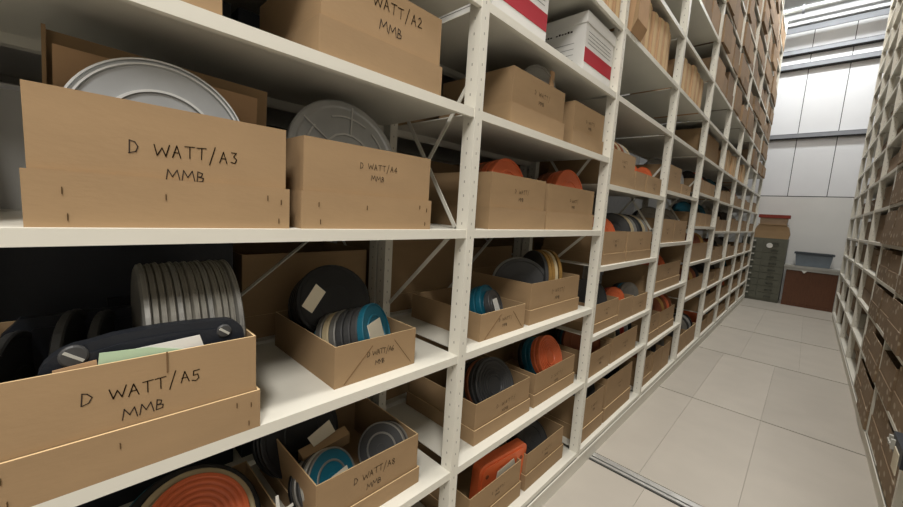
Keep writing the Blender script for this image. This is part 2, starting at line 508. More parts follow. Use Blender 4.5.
# ------------------------------------------------------------ film cans
def base_mesh(mk, r, t, n=32):
    k = ('canb', mk, round(r, 3), round(t, 3))
    if k not in mesh_cache:
        rb = r * 0.985
        mb = MB().lathe([(0, -t / 2), (rb * .93, -t / 2), (rb * .95, -t / 2 - .001), (rb, -t / 2 + .003), (rb, t * .12), (rb * .96, t * .14), (0, t * .14)], n)
        mesh_cache[k] = fixn(mb.mesh('film_can', M[mk]))
    return mesh_cache[k]
def lid_mesh(mk, mk2, r, t, style, n=32):
    k = ('canl', mk, mk2, round(r, 3), round(t, 3), style)
    if k not in mesh_cache:
        z = t / 2
        a, b = 0, 1
        if style == 'rings':       # rolled rim, recessed flat, raised ring
            prof = [(r * .985, t * .10), (r, t * .10, a), (r, z - .002, a), (r * .985, z, a), (r * .95, z, a), (r * .935, z - .004, a), (r * .63, z - .004, b), (r * .61, z - .001, a), (r * .565, z - .001, a), (r * .55, z - .004, a), (r * .2, z - .004, b), (r * .19, z - .002, b), (0, z - .002, b)]
        elif style == 'reel':      # stepped concentric grooves
            prof = [(r * .985, t * .10), (r, t * .10, a), (r, z - .002, a), (r * .98, z, a), (r * .92, z, a)]
            for q in (.88, .76, .64, .52, .40):
                prof += [(r * q, z - .005, b), (r * (q - .02), z - .005, b), (r * (q - .03), z - .001, a), (r * (q - .07), z - .001, a)]
            prof += [(r * .30, z - .006, b), (0, z - .006, b)]
        elif style == 'double':    # two bright rolled rims, recessed flat, raised inner ring
            prof = [(r * .985, t * .10), (r, t * .10, b), (r, z - .002, b), (r * .992, z, a), (r * .975, z, a), (r * .968, z - .005, b), (r * .945, z - .005, b), (r * .938, z + .001, a), (r * .918, z + .001, a), (r * .905, z - .005, b), (r * .63, z - .005, b), (r * .622, z + .001, a), (r * .592, z + .001, a), (r * .58, z - .004, b), (0, z - .004, b)]
        elif style == 'rim':       # coloured rim round a darker face
            prof = [(r * .985, t * .10), (r, t * .10, a), (r, z - .002, a), (r * .985, z, a), (r * .93, z, a), (r * .91, z - .003, b), (r * .45, z - .003, b), (r * .43, z - .001, b), (0, z - .001, b)]
        else:                      # plain pressed lid
            prof = [(r * .985, t * .10), (r, t * .10, a), (r, z - .003, a), (r * .97, z, a), (r * .9, z, a), (r * .87, z - .003, a), (r * .45, z - .003, a), (r * .43, z - .0015, a), (0, z - .0015, a)]
        mesh_cache[k] = fixn(MB().lathe(prof, n).mesh('lid', [M[mk], M[mk2]]))
    return mesh_cache[k]
def can(c, axis, r, t, mk, label, lidk=None, style='plain', face=None, group=None, patch=None, n=32, spin=0.0, name='film_can', cat='film can', bare=False):
    """round film can centred at c whose lid faces along axis"""
    o = link(name, base_mesh(mk, r, t, n))
    tag(o, label, cat, group)
    q = Vector(axis).normalized().to_track_quat('Z', 'Y')
    o.rotation_mode = 'QUATERNION'
    o.rotation_quaternion = q
    o.location = c
    if not bare:
        l = link('lid', lid_mesh(lidk or mk, face or lidk or mk, r, t, style, n), o)
    if patch:
        u, v, a, b, pm = patch
        mb = MB().box(u - a / 2, u + a / 2, v - b / 2, v + b / 2, t / 2 - .001, t / 2 + .0012)
        mb.build('paper_label', M[pm], o)
    return o

def rest(zb, r, lean=0.0):
    return zb + r + 0.006
ORD = ['first', 'second', 'third', 'fourth', 'fifth', 'sixth', 'seventh', 'eighth', 'ninth', 'tenth', 'eleventh', 'twelfth', 'thirteenth', 'fourteenth', 'fifteenth', 'sixteenth', 'seventeenth']
G_BIG = 'large lidded film boxes on the left run'
G_SM = 'boxes on the farther left bays'

# ---- first bay
A2 = carton(.444, .857, 1.975, .235, 'brown box marked A2 on the highest visible shelf of the nearest bay', xf=-.02, lid=.095, text=('D WATT/A2', 'MMB'), tz=.178, tw=.22, th=.028, group=G_BIG)
carton(-.15, .239, 1.975, .225, 'brown box cut off by the top edge, left of box A2', xf=-.02, lid=.0, group=G_BIG)
A3 = carton(-.046, .377, 1.553, .229, 'large brown box marked A3 with a silver can standing in it', xf=-.018, lid=.094, text=('D WATT/A3', 'MMB'), tz=.138, tw=.182, th=.023, staples=True, group=G_BIG)
A4 = carton(.406, .840, 1.553, .226, 'brown box marked A4 with a ribbed grey can lid rising behind', xf=-.018, lid=.094, text=('D WATT/A4', 'MMB'), tz=.168, tw=.128, th=.016, staples=True, group=G_BIG)
A5 = carton(-.135, .305, 1.08, .222, 'large brown box marked A5 holding a black case and green card', xf=0.0, lid=.092, text=('D WATT/A5', 'MMB'), tz=.152, tw=.182, th=.023, staples=True, group=G_BIG)
A6 = carton(.525, .830, 1.08, .128, 'small open brown box with creased front and teal cans', xf=-.05, lid=0, d=.44, text=('D WATT/A6', 'MMB'), tz=.072, tw=.105, th=.017, folds=True)
A8 = carton(.470, .878, .605, .190, 'brown box marked A8 full of grey and teal cans', xf=-.045, lid=.062, d=.44, text=('D WATT/A8', 'MMB'), tz=.128, tw=.165, th=.022, group=G_BIG)
carton(-.04, .42, .605, .07, 'brown box at the bottom left edge holding an orange reel', xf=-.05, lid=0, d=.42)
carton(.47, .87, .13, .20, 'brown box on the bottom shelf below box A8', xf=-.05, lid=.08)

can((-.085, .147, 1.726), (1, -.02, .06), .153, .034, 'can_silver', 'large bare silver can standing upright in box A3', lidk='tin_highlight', face='can_silver', style='double', n=64)
fb = thing('flat_box', 'tall flat brown board box standing behind the silver can', 'box', (-.225, -.026, 1.56))
MB().box(-.03, 0, 0, .415, 0, .362).build('back_panel', M['card'], fb)
MB().box(0, .03, 0, .006, 0, .362).build('side_flap', M['card'], fb)
MB().box(.012, .055, .014, .372, 0, .325).build('inner_tray', M['kraft'], fb)
fb.rotation_euler = (-.03, 0, 0)

A4c = can((-.20, .628, 1.752), (1, 0, .22), .190, .036, 'can_silver', 'large grey ribbed can lid leaning behind the front of box A4', lidk='can_silver', style='plain', n=64)
mb = MB()
for k in range(6):
    a = k * PI / 3 + .35
    mb.bar((math.cos(a) * .085, math.sin(a) * .085, .019), (math.cos(a) * .176, math.sin(a) * .176, .019), .005, .004)
mb.build('spoke_rib', M['tin_highlight'], A4c)['kind'] = 'stuff'
mb = MB()
for r0, r1, a0, a1 in ((.080, .086, .2, 6.0), (.136, .141, 1.0, 1.9), (.136, .141, 2.4, 3.3), (.136, .141, .0, .8)):
    n = 16
    for i in range(n):
        a, b = a0 + (a1 - a0) * i / n, a0 + (a1 - a0) * (i + 1) / n
        mb.prism([(r0 * math.cos(a), r0 * math.sin(a)), (r1 * math.cos(a), r1 * math.sin(a)), (r1 * math.cos(b), r1 * math.sin(b)), (r0 * math.cos(b), r0 * math.sin(b))], 'z', .016, .020)
mb.build('ring_rib', M['tin_highlight'], A4c)['kind'] = 'stuff'

# row of pale cans standing on edge in box A5
for i in range(13):
    can((-.225 - .004 * (i % 3), .116 + .0144 * i, 1.274 - .002 * (i % 2)), (.03, 1, 0), .178, .0145, 'can_row' if i % 4 else 'can_grey',
        'pale thin can on edge, %s from left in the row behind the black case' % ORD[i], style='plain', n=48, group='row of pale cans in box A5')
# black fibre case with two slotted fasteners
fc = thing('film_case', 'black round cornered film case with two slotted fasteners in box A5', 'case', (-.038, -.045, 1.10))
pts = [(0, 0), (.325, 0), (.325, .20)]
for k in range(7):
    a = k / 6 * PI / 2
    pts.append((.285 + .04 * math.cos(a), .205 + .04 * math.sin(a)))
for k in range(1, 8): pts.append((.285 - .21 * k / 8, .245 + .006 * math.sin(PI * k / 8)))
for k in range(7):
    a = PI / 2 + k / 6 * PI / 2
    pts.append((.065 + .065 * math.cos(a), .185 + .055 * math.sin(a)))
MB().prism(pts, 'x', -.022, .006).build('case_shell', M['case'], fc)
MB().prism([(u * .86 + .022, v * .90 + .008) for u, v in pts], 'x', .006, .009).build('case_panel', M['case'], fc)
for (yy, zz, rr) in ((.046, .222, .020), (.283, .222, .0145)):
    mb = MB().lathe([(rr, -.002), (rr, .003), (rr * .85, .005), (0, .0055)], 24)
    f = mb.build('fastener', M['can_dark'], fc, (.0085, yy, zz)); f.rotation_euler = (0, PI / 2, 0)
    s_ = MB().box(-rr * .8, rr * .8, -.0025, .0025, .005, .0068).build('slot', M['can_pale'], f)
    s_.rotation_euler = (0, 0, .9)
def card(name, label, x, pts, mk, cat='card', t=.0012):
    y0 = min(p[0] for p in pts); z0 = min(p[1] for p in pts)
    o = MB().prism([(u - y0, v - z0) for u, v in pts], 'x', 0, t).build(name, M[mk], None, (x, y0, z0))
    return tag(o, label, cat)
fc_shade = thing('film_case', 'black shade block added deep inside box A5', 'case', (-.372, -.11, 1.09))  # black block added so the back of the box reads as shade
MB().prism([(0, 0), (.40, 0), (.40, .19), (.37, .225), (.03, .225), (0, .19)], 'x', -.03, 0).build('case_shell', M['case'], fc_shade)
MB().prism([(.03, .02), (.37, .02), (.37, .18), (.35, .20), (.05, .20), (.03, .18)], 'x', 0, .004).build('case_panel', M['case'], fc_shade)
card('card_slip', 'pale green card slip tucked in front of the black case', -.0175, [(.022, 1.23), (.034, 1.323), (.105, 1.318), (.165, 1.30), (.14, 1.22)], 'green')
card('paper_label', 'white paper label behind the green slip in box A5', -.0200, [(.07, 1.25), (.075, 1.318), (.19, 1.325), (.20, 1.29), (.19, 1.25)], 'white_paper', 'paper')
card('kraft_tag', 'small brown kraft tag beside the green slip in box A5', -.0225, [(-.028, 1.22), (-.026, 1.304), (.03, 1.310), (.035, 1.22)], 'kraft', 'tag')
card('paper_clip', 'thin wire clip over the front edge of box A5', -.0062, [(.130, 1.262), (.130, 1.306), (.1325, 1.306), (.1325, 1.262)], 'crease', 'clip', .0015)
# dim cans standing to the left behind the case
for i, (y, z) in enumerate(((-.085, 1.30), (.005, 1.335), (.058, 1.325))):
    can((-.30, y, z - .135), (.25, 1, .05), .140, .020, 'can_dark', 'dim grey film can on edge, %s from left in shadow behind the black case' % ORD[i], n=40)

# cans in the creased box A6
def run(cans, p0, axis, label_of, r, t, gap=.002, n=36):
    """stack of cans along an axis, starting at the front one; cans = (material, face, style, r factor)"""
    ax = Vector(axis).normalized()
    p = Vector(p0)
    out = []
    for i, cc in enumerate(cans):
        mk, face, style = cc[:3]
        rf = cc[3] if len(cc) > 3 else 1
        pt = cc[4] if len(cc) > 4 else None
        out.append(can(tuple(p), axis, r * rf, t, mk, label_of(i, mk), face=face, style=style, n=n, patch=pt))
        p = p - ax * (t + gap)
    return out
NAMES = {'can_silver': 'silver', 'can_grey': 'grey', 'can_pale': 'pale grey', 'can_dark': 'charcoal', 'can_black': 'black', 'can_teal': 'teal', 'can_blue': 'sky blue',
         'can_orange': 'orange', 'can_red': 'red', 'can_rust': 'rust brown', 'can_gold': 'brass rimmed', 'can_cream': 'cream'}
def lab_stack(where):
    return lambda i, mk: '%s can, %s in stack, %s' % (NAMES[mk], ORD[i], where)
run([('can_teal', 'can_teal', 'rings', 1, (-.01, .0, .10, .085, 'paper')), ('can_dark', 'can_dark', 'plain', .95), ('can_dark', 'can_dark', 'plain', .95), ('can_dark', 'can_dark', 'plain', .97), ('can_grey', 'can_grey', 'plain', .97), ('can_cream', 'can_cream', 'plain', .95), ('can_grey', 'can_grey', 'plain', .95)],
    (-.125, .712, 1.192), (.80, .50, .30), lab_stack('creased box A6'), .102, .024)
can((-.21, .600, 1.175), (.5, -.6, .6), .060, .024, 'can_teal', 'small teal can lying against the left wall of box A6', style='plain')
run([('can_black', 'can_black', 'plain')] * 4, (-.33, .672, 1.262), (.85, -.10, .42), lambda i, mk: 'large black can, %s of four standing at the back of box A6' % ORD[i], .138, .026)
card('paper_label', 'buff paper label stuck on the black cans in box A6', -.205, [(.495, 1.30), (.540, 1.365), (.573, 1.335), (.528, 1.272)], 'paper', 'paper')

# cans in box A8
run([('can_grey', 'can_teal', 'rings', 1, (.03, -.02, .07, .06, 'paper')), ('can_pale', 'can_grey', 'plain'), ('can_dark', 'can_dark', 'plain'), ('can_grey', 'can_grey', 'plain'), ('can_black', 'can_black', 'plain')],
    (-.14, .575, .715), (.85, .25, .50), lab_stack('left half of box A8'), .098, .020)
run([('can_grey', 'can_dark', 'rings'), ('can_dark', 'can_dark', 'plain'), ('can_grey', 'can_grey', 'plain'), ('can_black', 'can_black', 'plain')],
    (-.14, .775, .735), (.45, -.80, .45), lab_stack('right half of box A8'), .092, .020)
run([('can_black', 'can_black', 'plain')] * 3, (-.36, .57, .775), (.8, .1, .35), lambda i, mk: 'large black can, %s of three at the back of box A8' % ORD[i], .15, .026)
card('paper_label', 'buff paper label on the black cans at the back of box A8', -.235, [(.535, .832), (.612, .868), (.637, .815), (.558, .79)], 'paper', 'paper')
bx = MB().box(-.02, .02, 0, .17, 0, .05).build('carton_flap', M['card'], None, (-.25, .52, .735)); tag(bx, 'brown cardboard strip lying across the cans in box A8', 'cardboard'); bx.rotation_euler = (.15, .3, 0)
# orange reel at the bottom left
run([('can_orange', 'can_orange', 'reel', .86), ('can_cream', 'can_cream', 'plain', 1.02), ('can_black', 'can_black', 'plain', 1.18), ('can_teal', 'can_dark', 'plain', 1.22)],
    (-.19, .215, .745), (.62, .10, .78), lambda i, mk: '%s can, %s from top of the tilted pile at the bottom left edge' % (NAMES[mk], ORD[i]), .145, .022, n=48)
card('string_tag', 'white string tag hanging beside the orange reel pile', -.10, [(.385, .70), (.38, .79), (.388, .79), (.395, .735), (.43, .742), (.432, .732), (.397, .722)], 'white_paper', 'tag')

# ---- second bay
T = ('D WATT/', 'MMB')
b2 = 'second bay'
carton(1.270, 1.715, 1.975, .235, 'large brown box on the second bay shelf under the white boxes', xf=-.04, lid=.095, text=T, tz=.165, tw=.13, th=.018, group=G_BIG)
carton(1.812, 2.195, 1.975, .232, 'brown box next to the second post, under the red banded white box', xf=-.04, lid=.09, text=T, tz=.150, tw=.11, th=.016, group=G_BIG)
can((-.088, 1.515, 2.140), (1, -.10, -.04), .146, .03, 'can_grey', 'dull grey can sticking up behind the large box under the white boxes', style='rings', n=40)
tag(MB().box(-.004, .004, -.016, .016, 0, .12).build('kraft_strip', M['kraft'], None, (-.064, 1.60, 2.165)), 'kraft paper strip clipped on the dull grey can', 'paper')
tag(MB().box(-.03, .03, -.02, .02, 0, .004).build('paper_label', M['white_paper'], None, (-.09, 1.93, 2.213)), 'white slip lying on top of the box by the second post', 'paper')
carton(1.178, 1.612, 1.553, .228, 'brown lidded box with an orange can rising behind, left of two', xf=-.04, lid=.09, text=T, tz=.155, tw=.11, th=.017, group=G_BIG)
carton(1.628, 2.165, 1.553, .222, 'brown lidded box with a brighter orange can behind, beside the second post', xf=-.04, lid=.09, text=T, tz=.145, tw=.10, th=.016, group=G_BIG)
run([('can_orange', 'can_orange', 'rings'), ('can_orange', 'can_orange', 'plain'), ('can_rust', 'can_rust', 'plain'), ('can_orange', 'can_orange', 'plain'), ('can_rust', 'can_rust', 'plain')], (-.12, 1.385, 1.728), (1, .0, .12), lab_stack('left orange topped box, second bay'), .135, .036)
run([('can_orange', 'can_orange', 'rings'), ('can_orange', 'can_orange', 'plain'), ('can_rust', 'can_rust', 'plain'), ('can_rust', 'can_rust', 'plain')], (-.12, 1.975, 1.728), (1, -.06, .12), lab_stack('right orange topped box, second bay'), .155, .036)
carton(1.180, 1.515, 1.08, .118, 'small creased brown box holding a teal can, beside the first post', xf=-.045, lid=0, d=.44, text=('D WATT/', 'MMB'), tz=.065, tw=.10, th=.014, folds=True)
run([('can_dark', 'can_dark', 'rings', .72, (0, 0, .05, .06, 'white_paper')), ('can_teal', 'can_teal', 'rings', 1), ('can_teal', 'can_teal', 'plain', 1), ('can_dark', 'can_dark', 'plain', .95), ('can_rust', 'can_rust', 'plain', .95), ('can_black', 'can_black', 'plain', 1)],
    (-.13, 1.375, 1.190), (.88, .25, .35), lab_stack('small creased box, second bay'), .104, .028)
carton(1.560, 2.095, 1.08, .205, 'brown lidded box with brass rimmed cans on edge, beside second post', xf=-.045, lid=.075, d=.46, text=T, tz=.135, tw=.14, th=.02, group=G_BIG)
can((-.20, 1.70, 1.235), (.55, -.82, .15), .150, .022, 'can_dark', 'dark grey can on edge, left in the box of brass rimmed cans', style='plain', n=48)
can((-.24, 1.735, 1.235), (.55, -.82, .15), .150, .022, 'can_grey', 'grey can behind the dark left one in the box of brass rimmed cans', style='plain', n=48)
for i, (y, mk) in enumerate(((1.835, 'can_dark'), (1.872, 'can_gold'), (1.905, 'can_gold'), (1.937, 'can_cream'), (1.985, 'can_gold'))):
    can((-.22, y, 1.256), (-.48, -.86, .10), .165, .024, mk, '%s can on edge, %s from left in the right half of its box' % (NAMES[mk], ORD[i]), face='can_dark', style='rim', n=48)
carton(1.192, 1.640, .605, .185, 'brown lidded box with charcoal reels, second shelf up, second bay', xf=-.045, lid=.07, text=T, tz=.115, tw=.15, th=.018, d=.46, group=G_BIG)
run([('can_dark', 'can_dark', 'reel'), ('can_dark', 'can_dark', 'plain'), ('can_rust', 'can_rust', 'plain'), ('can_black', 'can_black', 'plain'), ('can_dark', 'can_dark', 'plain')], (-.145, 1.45, .768), (.88, -.05, .42), lab_stack('box of charcoal reels, second bay'), .136, .028, n=48)
carton(1.680, 2.145, .605, .180, 'brown lidded box with orange and teal cans, second shelf up, second bay', xf=-.045, lid=.07, text=T, tz=.11, tw=.13, th=.018, d=.46, group=G_BIG)
run([('can_orange', 'can_orange', 'reel'), ('can_orange', 'can_orange', 'plain'), ('can_teal', 'can_teal', 'plain'), ('can_teal', 'can_teal', 'plain'), ('can_black', 'can_black', 'plain')], (-.15, 2.00, .775), (.92, .0, .38), lab_stack('box of orange and teal cans, second bay'), .128, .030, n=48)
carton(1.200, 1.625, .13, .205, 'brown box on the bottom shelf holding an upright orange case', xf=-.045, lid=.085, d=.46, text=T, tz=.14, tw=.10, th=.012, group=G_BIG)
oc = thing('film_case', 'orange round cornered plastic case standing in the bottom shelf box', 'case', (-.12, 1.34, .16))
pts = [(0, 0), (.36, 0), (.36, .17)] + [(.32 + .04 * math.cos(k / 6 * PI / 2), .20 + .04 * math.sin(k / 6 * PI / 2)) for k in range(7)] + [(.04 + .04 * math.cos(PI / 2 + k / 6 * PI / 2), .20 + .04 * math.sin(PI / 2 + k / 6 * PI / 2)) for k in range(7)]
MB().prism(pts, 'x', -.05, .0).build('case_shell', M['orange_case'], oc)
MB().prism([(u * .88 + .02, v * .86 + .015) for u, v in pts], 'x', 0, .006).build('case_panel', M['orange_case'], oc)
for yy in (.05, .31):
    f = MB().lathe([(.010, 0), (.010, .004), (0, .005)], 16).build('fastener', M['can_rust'], oc, (.006, yy, .17)); f.rotation_euler = (0, PI / 2, 0)
oc.rotation_euler = (0, .06, -.10)
card('paper_label', 'buff paper strip between the orange case and its box front', -.075, [(1.43, .30), (1.44, .345), (1.58, .352), (1.60, .31)], 'paper', 'paper')
carton(1.668, 2.095, .13, .205, 'brown lidded box of dark reels on bottom shelf right of the orange case', xf=-.045, lid=.09, d=.46, text=T, tz=.14, tw=.11, th=.016, group=G_BIG)
run([('can_dark', 'can_dark', 'rings'), ('can_black', 'can_black', 'plain'), ('can_dark', 'can_dark', 'plain'), ('can_black', 'can_black', 'plain')], (-.16, 1.90, .285), (.7, -.1, .6), lab_stack('the box right of the orange case'), .118, .028)

# white archive boxes with a red band
def white_box(y0, y1, label, zb=2.335, h=.305, xf=-.04):
    r = thing('archive_box', label, 'box', (xf, y0, zb), 'white archive boxes with red bands')
    w = y1 - y0; d = .40
    MB().box(-d, 0, 0, w, 0, h - .05).build('body', M['white_box'], r)
    MB().box(-d - .006, .006, -.006, w + .006, h - .052, h).build('lid', M['white_box'], r)
    MB().box(-.001, .0012, .002, w - .002, .070, .140).build('red_band', M['red'], r)
    mb = MB()
    for k in range(4):
        mb.box(.0002, .0012, .03, w - .03, .165 + .018 * k, .1665 + .018 * k)
    for k in range(5):
        mb.box(-.36, -.06, -.0012, -.0002, .055 + .028 * k, .0568 + .028 * k)
    mb.build('printed_line', M['ink_grey'], r)['kind'] = 'stuff'
    rr = random.Random(3)
    for k0, k1 in ((0, 3), (4, 7), (8, 14)):
        mb = MB()
        for k in range(k0, k1):
            a = -.30 + k * .0165
            mb.box(a, a + .011, -.0012, -.0002, .222, .222 + rr.uniform(.006, .010))
        mb.build('printed_heading', M['ink'], r)
    return r
white_box(1.10, 1.478, 'white archive box with a red band, cut by the top edge')
white_box(1.845, 2.19, 'white archive box with red band and ruled side, beside second post')
BAYN = {2: 'second', 3: 'third', 4: 'fourth', 5: 'fifth', 6: 'sixth', 7: 'seventh', 8: 'eighth', 9: 'last'}
SHN = ['bottom shelf', 'second shelf up', 'third shelf up', 'fourth shelf up', 'fifth shelf up', 'sixth shelf up', 'seventh shelf up', 'eighth shelf up', 'ninth shelf up', 'tenth shelf up', 'eleventh shelf up', 'twelfth shelf up', 'thirteenth shelf up', 'fourteenth shelf up', 'fifteenth shelf up', 'sixteenth shelf up']
def place(i, n):
    if n == 1: return 'only box'
    if i == 0: return 'left box of %s' % ['', '', 'two', 'three', 'four', 'five', 'six'][n]
    if i == n - 1: return 'right box of %s' % ['', '', 'two', 'three', 'four', 'five', 'six'][n]
    if n == 3: return 'middle box'
    return '%s box from left' % ORD[i]

PAL = {'o': 'can_orange', 't': 'can_teal', 'b': 'can_blue', 'g': 'can_grey', 'd': 'can_dark', 'k': 'can_black', 'r': 'can_rust', 'R': 'can_red', 'c': 'can_cream', 'y': 'can_gold', 's': 'can_silver', 'p': 'can_pale'}
def fill(where, y0, y1, zb, h, code, mode='face', up=.05, r=None, ax=(.78, -.55, .25), d=.42, n=24):
    """film cans in a box: mode 'face' shows the lids to the aisle, 'edge' stands them like books"""
    w = y1 - y0
    r = r or min(w * .43, .15)
    zc = max(zb + r + .012, zb + h + up + .035 - r * .98)
    if zc - r < zb + .005: zc = zb + r + .008
    if mode == 'face':
        run([(PAL[c], PAL[c], 'rings' if i == 0 else 'plain') for i, c in enumerate(code)], (-.07 - r * .8, (y0 + y1) / 2 + .03, zc), ax, lab_stack(where), r, .034, n=n)
    else:
        for i, c in enumerate(code):
            yy = y0 + .05 + (w - .10) * (i + .5) / len(code)
            can((-.20, yy, zc), (.3, -.95, .05), r, min(.024, (w - .1) / len(code) * .8), PAL[c], '%s can upright, %s from left, %s' % (NAMES[PAL[c]], ORD[i], where), style='rings', n=n)

def cell(bay, lev, boxes):
    """boxes: (y0, y1, height, lid, code, mode, up)"""
    zb = LV[bay][lev]
    nb = len(boxes)
    for i, bx in enumerate(boxes):
        y0, y1, h, lid = bx[:4]
        where = '%s, %s, %s left bay' % (place(i, nb), SHN[lev], BAYN[bay])
        rr = bx[7] if len(bx) > 7 else None
        cwhere = '%s, %s, %s left bay' % (place(i, nb).split(' of ')[0], SHN[lev], BAYN[bay])
        code = bx[4] if len(bx) > 4 else ''
        mode = bx[5] if len(bx) > 5 else 'face'
        up = bx[6] if len(bx) > 6 else .05
        carton(y0, y1, zb, h, 'brown %s, %s' % ('lidded carton' if lid else 'open carton', where), xf=-.028, d=.44, lid=lid, group=G_SM,
               text=T if bay <= 4 and lev < 5 and y1 - y0 > .3 else None, th=.016, tw=.10)
        if code: fill(cwhere, y0, y1, zb, h, code, mode, up, rr)

cell(3, 4, [(2.325, 2.752, .222, .09, 'crcrpc', 'edge', .07), (2.765, 2.985, .135, 0, 'oor', 'face', .03, .062), (3.01, 3.37, .135, 0, 'orkR', 'face', .05, .075)])
cell(3, 3, [(2.345, 2.745, .212, .07, 'okbgk', 'face', .06, .12), (2.765, 3.325, .212, .07, 'dcgdkcg', 'edge', .09)])
cell(3, 2, [(2.315, 2.735, .185, .06, 'dgkd', 'face', .07), (2.745, 3.035, .165, 0, 'oRk', 'face', .02, .085), (3.045, 3.38, .150, 0, 'gbdk', 'face', .04, .085)])
cell(3, 1, [(2.32, 2.66, .165, 0, 'rtdk', 'face', .05), (2.69, 3.22, .19, 0, 'cdRsk', 'edge', .06)])
cell(3, 0, [(2.31, 2.665, .30, .10, 'drk', 'face', .07), (2.69, 3.24, .33, .11, 'kdk', 'face', .05)])
cell(4, 4, [(3.56, 3.99, .225, .09, 'gd', 'face', .01), (4.03, 4.38, .10, 0, 'sg', 'face', .11)])
cell(4, 3, [(3.52, 3.94, .21, 0, 'gkd', 'face', .07), (3.96, 4.42, .205, 0, 'gdg', 'face', .08)])
cell(4, 2, [(3.50, 4.42, .235, .09, 'odgk', 'face', .05)])
cell(4, 1, [(3.52, 3.87, .235, .08, 'rrk', 'face', .05), (3.89, 4.42, .225, .08, 'ryror', 'edge', .09)])
cell(4, 0, [(3.52, 3.83, .26, .08, 'rdk', 'face', .05), (3.85, 4.12, .26, 0, 'dk', 'face', .05), (4.14, 4.42, .25, 0, 'gkd', 'face', .06)])
cell(5, 4, [(4.70, 4.98, .15, 0, 'kd', 'face', .04), (5.0, 5.30, .15, 0, 'oRr', 'face', .08), (5.32, 5.62, .15, 0, 'dk', 'face', .03)])
cell(5, 3, [(4.70, 5.0, .15, 0, 'tk', 'face', .06), (5.02, 5.32, .15, 0, 'ktk', 'face', .07), (5.34, 5.65, .15, 0, 'tgk', 'face', .04)])
cell(5, 2, [(4.70, 5.66, .21, 0, 'rrrry', 'edge', .08)])
cell(5, 1, [(4.70, 5.66, .19, 0, 'rryrk', 'edge', .07)])
cell(5, 0, [(4.70, 5.15, .22, 0, 'dkgd', 'face', .06), (5.17, 5.66, .22, 0, 'gdsk', 'edge', .08)])
rb = random.Random(21)
for bay in (6, 7, 8, 9):
    for lev in range(len(LV[bay]) - 10):
        a = U[bay - 1] + .05; b = U[bay] - .09
        nb = rb.choice((2, 3, 3)) if bay < 8 else 2
        bs = []
        for i in range(nb):
            y0 = a + (b - a) * i / nb; y1 = a + (b - a) * (i + 1) / nb - .015
            bs.append((y0, y1, rb.uniform(.13, .21), 0 if rb.random() < .6 else .06, ''.join(rb.choice('dkgrodgkt') for _ in range(2)) if bay < 8 else '', 'face', rb.uniform(.02, .07)))
        cell(bay, lev, bs)

# brown folders standing like books on the seventh shelf
def folders(bay, z, y0, y1, n, hmax, lev):
    st = (y1 - y0) / n
    for i in range(n):
        h = hmax * rb.uniform(.86, 1.0); t = st * rb.uniform(.72, .9); d = rb.uniform(.36, .42)
        yy = y0 + st * i
        r = thing('document_folder', 'brown folder standing %s from left, %s, %s left bay' % (ORD[i], SHN[lev], BAYN[bay]), 'folder', (-.02 - rb.uniform(0, .02), yy, z), 'brown folders standing on the upper shelves')
        MB().prism([(-d, 0), (-.006, 0), (0, .012), (0, h - .012), (-.006, h), (-d, h)], 'y', 0, t).build('cover', M['kraft'], r)
        MB().box(-d + .01, .0008, t * .25, t * .75, .004, h + .001).build('paper_block', M['card_edge'], r)
        r.rotation_euler = (rb.uniform(-.05, .02), 0, 0)
lev27 = len(LV[3]) - 9
folders(3, 2.70, 2.50, 3.22, 6, .33, lev27)
pk = thing('paper_packet', 'wide brown paper packet jutting over the shelf edge left of the folders', 'packet', (.035, 2.30, 2.70))
MB().prism([(-.36, 0), (-.03, 0), (0, .06), (-.002, .32), (-.36, .32)], 'y', 0, .17).build('wrapper', M['kraft'], pk)
MB().prism([(-.028, .004), (.002, .062), (.0, .30), (-.006, .30)], 'y', -.004, 0).build('end_fold', M['card'], pk)
folders(4, 2.70, 3.56, 4.36, 5, .31, lev27)
folders(2, 2.70, 1.95, 2.19, 3, .33, lev27)
folders(6, 2.335, 5.95, 6.95, 5, .30, len(LV[6]) - 10)
folders(7, 2.335, 7.15, 8.1, 4, .30, len(LV[7]) - 10)
carton(4.70, 5.68, 2.335, .30, 'large plain brown box alone on its shelf under an empty grey cell', xf=-.06, d=.42, lid=0)

# crowded upper shelves further along: boards and boxes jutting past the shelf fronts
def upper(bay, lev, n, hm, key='card_far'):
    z = LV[bay][lev]
    gap = LV[bay][lev + 1] - z - .035 if lev + 1 < len(LV[bay]) else .36
    a = U[bay - 1] + .015; b = U[bay] - .055
    cut = [(i + rb.uniform(-.18, .18)) / n for i in range(1, n)]
    e = [0] + cut + [1]
    for i in range(n):
        h = gap * rb.uniform(*hm)
        carton(a + (b - a) * e[i] + .006, a + (b - a) * e[i + 1] - .006, z, h, 'plain brown board box, %s, %s, %s left bay' % (place(i, n), SHN[lev], BAYN[bay]),
               xf=rb.uniform(-.02, .034), d=.40, lid=0 if rb.random() < .55 else h * .42, group='board boxes on the upper left shelves', mkey=key, rz=rb.uniform(-.03, .03))
for bay in range(4, 10):
    base = len(LV[bay]) - 10
    for lev in range(base + (3 if bay == 4 else 2), base + 9):
        upper(bay, lev, 3 if bay < 7 else 2, (.55, .97))
for bay in (8, 9):
    base = len(LV[bay]) - 10
    for lev in (base + 1,): upper(bay, lev, 2, (.5, .9))

